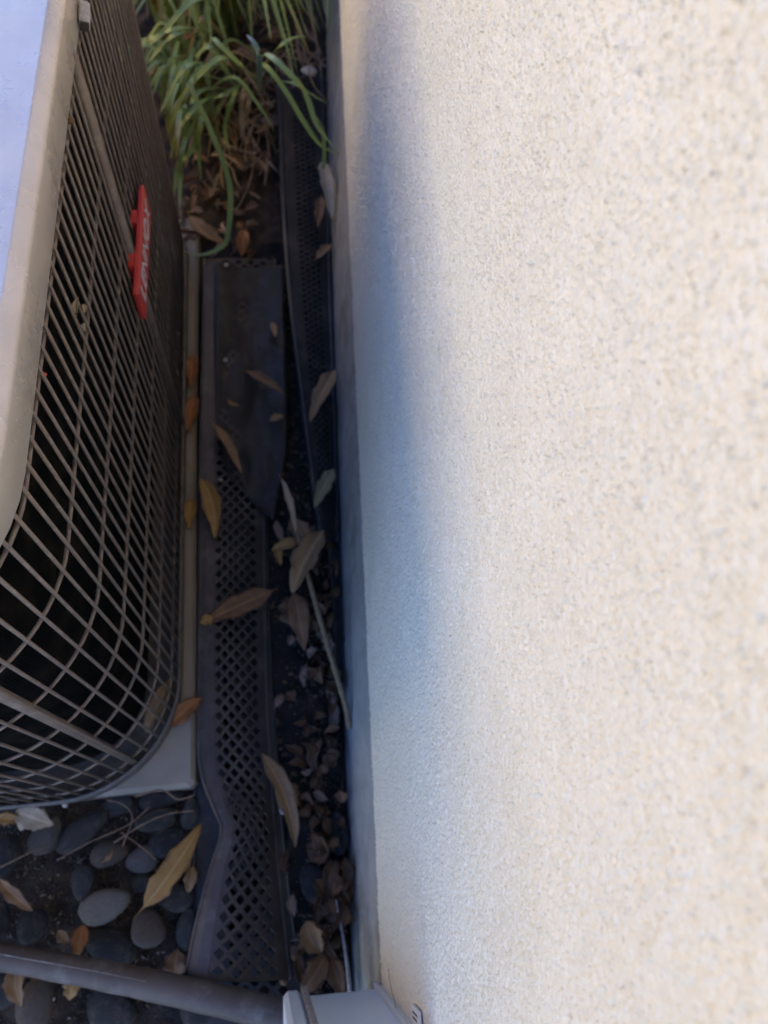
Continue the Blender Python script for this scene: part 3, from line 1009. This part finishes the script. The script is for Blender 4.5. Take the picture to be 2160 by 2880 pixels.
L2('brown stalk-like leaf at the left edge above the tall dark pebble', (-12, 2462, .045), (92, 2562, .040), 34, 'leaf_tan', curl=.4)
L2('tan curled leaf below the pipe at the left', (48, 2702, .045), (60, 2830, .05), 48, 'leaf_tan', curl=.5, side=.05, stem=.03)
L2('small yellow-green leaf below the pipe', (212, 2745, .030), (196, 2812, .03), 42, 'leaf_yellow', curl=.2, stem=.02)
L2('red-orange leaf scrap above the pipe', (236, 2600, .035), (218, 2690, .04), 44, 'leaf_orange', curl=.3, stem=.02)
L2('small tan leaf scrap on the soil above the pipe', (160, 2615, .015), (195, 2650, .015), 30, 'leaf_tan', curl=.3)
L2('curl of dry leaf on the round blue-grey pebble', (288, 2424, .050), (318, 2388, .050), 14, 'leaf_tan', curl=.6, side=.2)
L2('pale pinkish leaf under the arched end of the gutter guard', (500, 2660, .015), (490, 2760, .015), 60, 'leaf_brown', curl=.2)
L2('tan leaf poking out beside the bluish pebble at the gutter guard', (545, 2430, .03), (530, 2510, .03), 36, 'leaf_tan', curl=.3)
L2('curled tan leaf near the footing above the electrical box', (860, 2590, .045), (905, 2680, .045), 64, 'leaf_tan', curl=.6, side=.1, stem=.02)
L2('big brown leaf beside the electrical box', (920, 2680, .035), (846, 2800, .045), 62, 'leaf_brown', curl=.2, stem=.03)
L2('second brown leaf beside the electrical box, nearer the footing', (930, 2690, .030), (962, 2800, .04), 50, 'leaf_brown', curl=.3, stem=.03)
L2('whitish dry leaf hanging at the footing below the plant', (905, 455, .12), (934, 620, .10), 62, 'leaf_pale', curl=.4, stem=.02)
L2('small tan leaf at the footing under the whitish one', (885, 735, .07), (935, 690, .06), 36, 'leaf_tan', curl=.3)
L2('red-brown leaf at the footing right of the slotted guard', (905, 545, .10), (893, 640, .08), 46, 'leaf_brown', curl=.3)
L2('dim leaf lying aslant inside the dark gap', (680, 1040, .066), (800, 1110, .060), 40, 'leaf_brown', curl=.2)
L2('dim tan leaf standing in the dark gap', (765, 905, .056), (775, 950, .062), 26, 'leaf_tan', curl=.2)
L2('little yellow leaf arc in the dark gap', (640, 1120, .070), (675, 1140, .068), 18, 'leaf_yellow', curl=.5, side=.3)
L2('dim tan scrap in the dark gap beside the slotted guard', (755, 1185, .056), (798, 1170, .055), 30, 'leaf_tan', curl=.2)
L2('big orange-brown leaf bent beneath the plant by the grille', (528, 600, .10), (640, 690, .08), 62, 'leaf_tan', curl=.4, side=.18)
L2('rust leaf at the end of the brown gutter guard', (690, 640, .10), (680, 720, .07), 56, 'leaf_orange', curl=.4)
L2('orange leaf among the strap leaves beside the grille', (512, 62, .20), (545, 10, .22), 50, 'leaf_tan', curl=.3)
L2('small orange leaf below the one among the strap leaves', (510, 118, .20), (560, 96, .20), 30, 'leaf_orange', curl=.3)
# litter along the footing and under the plant
dmats = ['leaf_brown', 'leaf_mulch', 'leaf_mulch', 'leaf_brown', 'leaf_tan', 'leaf_dark']
for k in range(135):
    v = rng.uniform(1480, 2790)
    u = rng.uniform(880, 978) - (rng.uniform(30, 110) if rng.random() < .3 else 0)
    c_ = at(u, v, .02)
    c_[0] = min(c_[0], .128)
    a = rng.uniform(0, 6.28)
    Ln = rng.uniform(.016, .066)
    d_ = np.array([math.cos(a) * .6, math.sin(a), rng.uniform(-.2, .2)]) * Ln * .5
    c_[2] = rng.uniform(.004, .03)
    leaf('dry_leaf', 'brown dry leaf in the litter strewn along the concrete footing', c_ - d_, c_ + d_, rng.uniform(.014, .026), rng.choice(['leaf_dark', 'leaf_dark', 'leaf_dark', 'leaf_brown', 'leaf_mulch']), 'leaf litter along the footing', curl=rng.uniform(.2, 1.1), bend=rng.uniform(-.12, .3), nseg=10, roll=rng.uniform(-1.0, 1.0), side=rng.uniform(-.2, .2), twist=rng.uniform(-1.2, 1.2))
for k in range(330):
    u, v = rng.uniform(500, 935), rng.uniform(-30, 700)
    if u > 775 and v > 230 and u < 900: continue
    if v > 480 and u > 720: continue
    z = .02 + rng.uniform(0, .05)
    c_ = at(u, v, .05)
    if c_[0] > .13: continue
    c_[2] = ground_z(c_[0], c_[1]) + rng.uniform(.006, .05)
    a = rng.uniform(0, 6.28)
    Ln = rng.uniform(.025, .07)
    d_ = np.array([math.cos(a), math.sin(a), rng.uniform(-.35, .35)]) * Ln * .5
    leaf('dry_leaf', 'brown dry leaf in the mulch under the strap-leaved plant', c_ - d_, c_ + d_, rng.uniform(.007, .022), rng.choice(dmats), 'mulch leaves under the plant', curl=rng.uniform(.2, 1.1), bend=rng.uniform(-.1, .3), nseg=10, roll=rng.uniform(-.9, .9), side=rng.uniform(-.2, .2), twist=rng.uniform(-1, 1))

mb = MB()
for k in range(5200):
    if k % 3:
        x, y = .138 - abs(rng.gauss(0, .045)), rng.uniform(-.26, 1.2)
    else:
        x, y = rng.uniform(-.02, .135), rng.uniform(-.26, 1.2)
    if x < -.03: continue
    z = ground_z(x, y) + .012 + rng.uniform(0, .010)
    s_ = rng.uniform(.001, .0035) if rng.random() < .85 else rng.uniform(.004, .008)
    a = rng.uniform(0, 6.28)
    e1 = np.array([math.cos(a), math.sin(a), rng.uniform(-.6, .6)]) * s_
    e2 = np.array([-math.sin(a), math.cos(a), rng.uniform(-.6, .6)]) * s_ * rng.uniform(.3, .8)
    c_ = np.array([x, y, z])
    up_ = np.array([0, 0, s_ * .25])
    mb.add([c_ - e1, c_ - e2 + up_, c_ + e1 * rng.uniform(.6, 1.2), c_ + e2 + up_, c_ - up_], [(0, 1, 2), (0, 2, 3), (0, 4, 1), (1, 4, 2), (2, 4, 3), (3, 4, 0)])
tag(mb.build('litter_crumbs', simple('litter_crumbs', (.035, .023, .016), (.13, .085, .055), 90, .9, 0)), 'crumbs of broken leaf and dirt strewn over the black fabric', 'litter', kind='stuff')

# twig, stems, flakes
tw = catmull(pts([(838, 1500, .082), (868, 1625, .085), (905, 1760, .080), (944, 1890, .070), (972, 1985, .060), (984, 2050, .050)]), 30)
mb = MB()
mb.tube(tw, list(np.linspace(.0038, .0052, 30) + .0004 * np.sin(np.arange(30) * 1.9)), 8)
tag(mb.build('twig', M['twig'], None, True), 'straight pale twig slanting down to the footing', 'twig')
stems = [([(160, 2420, .05), (250, 2370, .055), (360, 2320, .05), (420, 2270, .05)], .0010, 'thin brown stem crossing the slanting grey pebble'),
         ([(320, 2370, .05), (400, 2320, .055), (470, 2290, .055), (545, 2280, .055)], .0012, 'thin stem lying on the flat grey pebble'),
         ([(300, 2250, .05), (345, 2262, .05), (372, 2300, .05), (345, 2380, .04)], .0011, 'bent stem between the pad front and the pebbles'),
         ([(380, 2240, .055), (455, 2222, .06), (500, 2248, .055), (548, 2236, .055)], .0015, 'tan stem trailing from the front edge of the pad'),
         ([(340, 2340, .05), (395, 2380, .045), (440, 2420, .04)], .0008, 'short thin stem above the dull grey pebble'),
         ([(0, 2440, .05), (60, 2410, .05), (120, 2380, .04)], .0012, 'brown stem at the left edge among the pebbles'),
         ([(818, 2645, .04), (850, 2642, .045), (875, 2640, .045)], .0006, 'hair-thin stem left of the curled tan leaf'),
         ([(860, 150, .18), (880, 235, .16), (925, 290, .14)], .0016, 'curved dry stem beside the footing behind the plant'),
         ([(690, 330, .14), (715, 420, .12), (700, 520, .10), (660, 600, .08)], .0014, 'looping dry stem in the mulch'),
         ([(740, 330, .13), (755, 420, .11), (745, 520, .09)], .0016, 'upright dry stem in the mulch by the slotted guard'),
         ([(640, 420, .12), (690, 470, .12), (735, 440, .11)], .0014, 'crosswise dry stem in the mulch')]
for P_, r_, lab in stems:
    mb = MB()
    c_ = catmull(pts(P_), 18)
    mb.tube(c_, list(r_ * (1 + .2 * np.sin(np.arange(18) * 1.7))), 6)
    tag(mb.build('dry_twig', M['stem'], None, True), lab, 'twig')
st_ = catmull(pts([(945, 2530, .035), (962, 2620, .040), (975, 2700, .045), (985, 2790, .05)]), 14)
mb = MB()
mb.tube(st_, list(np.linspace(.0015, .0038, 14)), 6)
tag(mb.build('plastic_strip', M['gasket'], None, True), 'narrow pale strip standing against the footing above the electrical box', 'strip')
def chip(p, s, lab, mat='chip', cat='flake', sx=1, sy=1):
    g = np.random.default_rng(int(abs(p[0]) * 1e5))
    v = []
    for j in range(5):
        for i in range(8):
            a = 2 * math.pi * i / 8
            th = math.pi * (j + .5) / 5
            r_ = 1 + g.uniform(-.18, .18)
            v.append((p[0] + s * sx * r_ * math.sin(th) * math.cos(a), p[1] + s * sy * r_ * math.sin(th) * math.sin(a), p[2] + s * .6 * r_ * math.cos(th)))
    f = [(j * 8 + i, (j + 1) * 8 + i, (j + 1) * 8 + (i + 1) % 8, j * 8 + (i + 1) % 8) for j in range(4) for i in range(8)] + [tuple(range(8)), tuple(range(39, 31, -1))]
    c_ = np.array(p)
    o = link('flake', mesh('flake', np.array(v) - c_, f, True), None, M[mat])
    o.location = tuple(c_)
    tag(o, lab, cat)
    return o
chip(at(800, 2276, .045), .0085, 'white flake beside the long tan leaf')
chip(at(620, 1350, .075), .004, 'white speck in the curl of the red-stalked leaf')
chip(at(636, 745, .075), .005, 'white speck at the top end of the brown gutter guard')
chip(at(634, 1012, .07), .005, 'cream speck on the rim of the brown gutter guard')
chip(at(182, 2262, .05), .005, 'small pale stone in front of the grille')
chip(at(150, 2810, .028), .0028, 'tiny white grain beside the big bluish pebble')
chip(at(870, 200, .14), .015, 'white stone in the mulch beside the footing', cat='stone', sx=1.3)
chip(at(800, 2760, .02), .006, 'tan crumb left of the electrical box', 'leaf_tan')

# debris on the air conditioner
def acp(x, y, s):
    return P0 + AX * x + AY * y + AZ * s
deb = empty('bark_chip', tuple(acp(.007, .418, .696)))
tag(deb, 'weathered bark chip caught under the lid of the air conditioner', 'bark chip')
mb = MB()
mb.box((-.006, -.0145, -.006), (.0055, .0145, .0075), .002)
o = mb.build('chip', M['chip'], deb)
mb = MB()
mb.box((-.0045, -.0165, -.0045), (.004, -.0147, .0055))
mb.build('dark_end', M['guard_dark'], deb)
deb.rotation_euler = (.1, .2, .12)
chip(acp(.003, .262, .690), .0042, 'orange crumb under the lid edge of the air conditioner', 'leaf_tan', 'crumb')
gp = [acp(.001, .094, .618), acp(.003, .078, .604), acp(.002, .108, .596), acp(.003, .06, .618), acp(.004, .1, .63)]
for k, p in enumerate(gp[:3]):
    d_ = np.array([rng.uniform(-.2, .2), rng.uniform(-1, 1), rng.uniform(-1, 1)])
    d_ = d_ / np.linalg.norm(d_) * .009
    leaf('dry_petal', ['largest dry petal caught in the grille below the lid', 'curled dry petal caught in the grille, nearest the corner', 'pale dry petal in the grille between two others'][k], p - d_, p + d_, .007, 'leaf_pale', cat='petal', curl=.8, nseg=8)
p = acp(-.004, -.020, .665)
chip(p, .0022, 'tiny red crumb caught behind the grille wires', 'red', 'crumb')

# ------------------------------------------------------------------ strap-leaved plant
def blade(plant, ctrl, width, mat, fold=.35, face=0.0):
    C = catmull(ctrl, 26)
    nc = 5
    P_ = np.zeros((26, nc, 3))
    view = np.array([0, -.35, 1.0])
    for i in range(26):
        t = i / 25
        d = C[min(i + 1, 25)] - C[max(i - 1, 0)]
        d /= np.linalg.norm(d) + 1e-9
        u_ = view + np.array([.5, 0, 0]) * face
        s = np.cross(d, u_)
        s /= np.linalg.norm(s) + 1e-9
        n_ = np.cross(s, d)
        w = width * .5 * min(1, .55 + t * 1.6) * (1 - max(0, (t - .55) / .45) ** 2.2 * .93)
        for j in range(nc):
            a = (j / (nc - 1) - .5) * 2
            P_[i, j] = C[i] + s * a * w + n_ * (abs(a) * fold * w)
    base = np.array(plant.location)
    me = grid_mesh('leaf', P_ - base)
    uvl = me.uv_layers.new(name='uv')
    li = np.zeros(len(me.loops), np.int32)
    me.loops.foreach_get('vertex_index', li)
    uv = np.stack([(li % nc) / (nc - 1), (li // nc) / 25.0], -1).astype(np.float32)
    uvl.data.foreach_set('uv', uv.reshape(-1))
    o = link('leaf', me, plant, M[mat])
    so = o.modifiers.new('solid', 'SOLIDIFY')
    so.thickness = .0009
    return o
pl = empty('strap_leaf_plant', tuple(at(725, 235, .06)))
tag(pl, 'strap-leaved green plant arching between the grille and the footing', 'plant')
BL = [
    ([(725, 235, .08), (742, 155, .36), (818, 213, .38), (861, 271, .34), (894, 358, .29), (952, 430, .25)], .0135, 'blade_a'),
    ([(725, 235, .08), (738, 181, .33), (800, 253, .33), (850, 336, .29), (901, 409, .25), (955, 434, .23)], .0115, 'blade_b'),
    ([(729, 262, .16), (730, 215, .34), (728, 165, .42), (716, 125, .45), (694, 98, .455)], .0125, 'blade_d'),
    ([(720, 228, .08), (600, 110, .33), (669, 177, .33), (716, 217, .27)], .0115, 'blade_b'),
    ([(690, 245, .08), (540, 215, .33), (583, 344, .29), (630, 463, .22), (648, 543, .17), (643, 640, .12), (628, 692, .09), (565, 718, .08), (512, 704, .07)], .0130, 'blade_a'),
    ([(705, 222, .08), (633, 163, .34), (554, 221, .33), (507, 289, .27), (470, 380, .20)], .0125, 'blade_b'),
    ([(650, 205, .08), (543, 181, .33), (485, 253, .29), (452, 318, .25)], .0125, 'blade_a'),
    ([(690, 218, .08), (611, 137, .32), (564, 155, .30), (550, 195, .26)], .0105, 'blade_a'),
    ([(600, 125, .10), (517, 90, .34), (452, 137, .31), (420, 176, .28)], .0125, 'blade_a'),
    ([(640, 65, .12), (557, 0, .37), (463, 90, .34), (420, 130, .31)], .0125, 'blade_a'),
    ([(640, 100, .12), (520, 80, .34), (450, 100, .33), (415, 120, .31)], .0105, 'blade_b'),
    ([(700, 225, .08), (640, 262, .22), (600, 282, .20), (570, 307, .16)], .0105, 'blade_a'),
    ([(680, 235, .08), (660, 262, .20), (632, 360, .14), (648, 440, .10)], .0115, 'blade_b'),
    ([(670, 235, .08), (620, 300, .18), (610, 350, .14), (625, 420, .09)], .0120, 'blade_c'),
    ([(700, 232, .10), (685, 262, .18), (680, 320, .14), (684, 400, .10)], .0150, 'blade_e'),
    ([(690, 232, .10), (700, 280, .16), (690, 340, .12), (672, 395, .09)], .0130, 'blade_e'),
    ([(720, 225, .08), (790, 130, .30), (850, 105, .26), (880, 120, .22)], .0105, 'blade_b'),
    ([(735, 228, .08), (820, 235, .30), (880, 270, .26), (920, 292, .22)], .0085, 'blade_a'),
    ([(890, 330, .24), (906, 370, .20), (912, 440, .15), (905, 500, .11)], .0110, 'blade_b'),
    ([(640, 250, .08), (560, 260, .26), (530, 330, .20), (520, 420, .13)], .0120, 'blade_a'),
    ([(640, 250, .08), (555, 300, .24), (500, 380, .18), (478, 450, .12)], .0120, 'blade_b'),
    ([(620, 260, .08), (570, 330, .20), (560, 420, .14), (565, 510, .08)], .0120, 'blade_b'),
    ([(600, 260, .08), (530, 330, .20), (520, 300, .24), (515, 345, .18)], .0110, 'blade_a'),
    ([(600, 260, .08), (520, 400, .16), (508, 500, .10), (505, 600, .06)], .0125, 'blade_a'),
    ([(610, 260, .08), (540, 420, .15), (500, 470, .11), (490, 560, .07)], .0120, 'blade_b'),
]
for ctrl, w_, mt in BL:
    blade(pl, pts(ctrl), w_ * .85, mt, face=rng.uniform(-.5, .5))
pl2 = empty('strap_leaf_plant', tuple(at(640, 80, .10)))
tag(pl2, 'denser clump of strap leaves behind, cut by the top edge', 'plant')
def fan(plant, base, n, zt, spread, mats, w0):
    for k in range(n):
        a = rng.uniform(0, 2 * math.pi)
        r_ = rng.uniform(.10, spread)
        h_ = rng.uniform(.55, 1.0) * zt
        d_ = np.array([math.cos(a), math.sin(a), 0])
        b0 = np.array(base) + np.array([rng.gauss(0, .025), rng.gauss(0, .03), 0])
        droop = rng.uniform(.2, .95)
        c = [b0, b0 + d_ * r_ * .22 + np.array([0, 0, h_ * .62]), b0 + d_ * r_ * .55 + np.array([0, 0, h_]), b0 + d_ * r_ * .85 + np.array([0, 0, h_ * (1 - droop * .35)]), b0 + d_ * r_ * 1.08 + np.array([0, 0, h_ * (1 - droop * .8)])]
        for q in c:
            q[0] = min(q[0], .140)
            if q[1] < 1.28: q[0] = max(q[0], -.10)
        blade(plant, c, rng.uniform(.5, .9) * w0, rng.choice(mats), face=rng.uniform(-.6, .6))
fan(pl2, at(640, 80, .09), 80, .36, .38, ['blade_a', 'blade_b', 'blade_b', 'blade_a', 'blade_c'], .0115)
pl3 = empty('strap_leaf_plant', tuple(at(520, 130, .06)))
tag(pl3, 'low clump of strap leaves close behind the rear corner of the grille', 'plant')
fan(pl3, at(510, 130, .06), 60, .30, .30, ['blade_a', 'blade_b', 'blade_b', 'blade_c', 'blade_e'], .0115)
pl4 = empty('strap_leaf_plant', tuple(at(780, -40, .12)))
tag(pl4, 'dark clump of strap leaves at the top edge near the footing', 'plant')
fan(pl4, at(790, 10, .10), 44, .26, .26, ['blade_b', 'blade_b', 'blade_a', 'blade_e'], .010)
pl5 = empty('strap_leaf_plant', tuple(at(478, 20, .08)))
tag(pl5, 'clump of strap leaves at the top edge right behind the grille', 'plant')
fan(pl5, at(478, 10, .08), 64, .34, .30, ['blade_a', 'blade_b', 'blade_b', 'blade_c'], .0115)
pl6 = empty('strap_leaf_plant', tuple(at(545, 330, .04)))
tag(pl6, 'small drooping tuft of strap leaves between the grille and the mulch', 'plant')
fan(pl6, at(548, 320, .04), 40, .20, .22, ['blade_a', 'blade_b', 'blade_b', 'blade_e'], .0105)
# dry straw tangled at the foot of the plants
for pb, n_, sp in ((at(700, 330, .05), 34, .16), (at(640, 420, .04), 26, .14), (at(850, 130, .12), 24, .13), (at(740, 250, .07), 20, .12)):
    for k in range(n_):
        b0 = np.array(pb) + np.array([rng.gauss(0, .04), rng.gauss(0, .07), 0])
        b0[2] = ground_z(b0[0], b0[1]) + rng.uniform(.004, .05)
        a = rng.uniform(0, 6.28)
        c = [b0]
        for q in range(3):
            a += rng.uniform(-.7, .7)
            nx = c[-1] + np.array([math.cos(a) * .5, math.sin(a), rng.uniform(-.25, .25)]) * sp * rng.uniform(.2, .4)
            nx[0] = min(nx[0], .135)
            nx[2] = max(nx[2], ground_z(nx[0], nx[1]) + .004)
            c.append(nx)
        blade(pl, c, rng.uniform(.003, .0075), rng.choice(['blade_e', 'blade_e', 'blade_f']), fold=.5)
for k in range(26):
    u0, v0 = rng.uniform(520, 590), rng.uniform(150, 330)
    du = rng.uniform(20, 75)
    blade(pl3, pts([(u0, v0, .05), (u0 - du * .5, v0 - rng.uniform(0, 40), .20), (u0 - du, v0 + rng.uniform(20, 70), rng.uniform(.16, .22)), (u0 - du * 1.05, v0 + rng.uniform(120, 190), rng.uniform(.08, .13))]), rng.uniform(.007, .012), rng.choice(['blade_a', 'blade_b', 'blade_b', 'blade_c']), face=rng.uniform(-.5, .5))
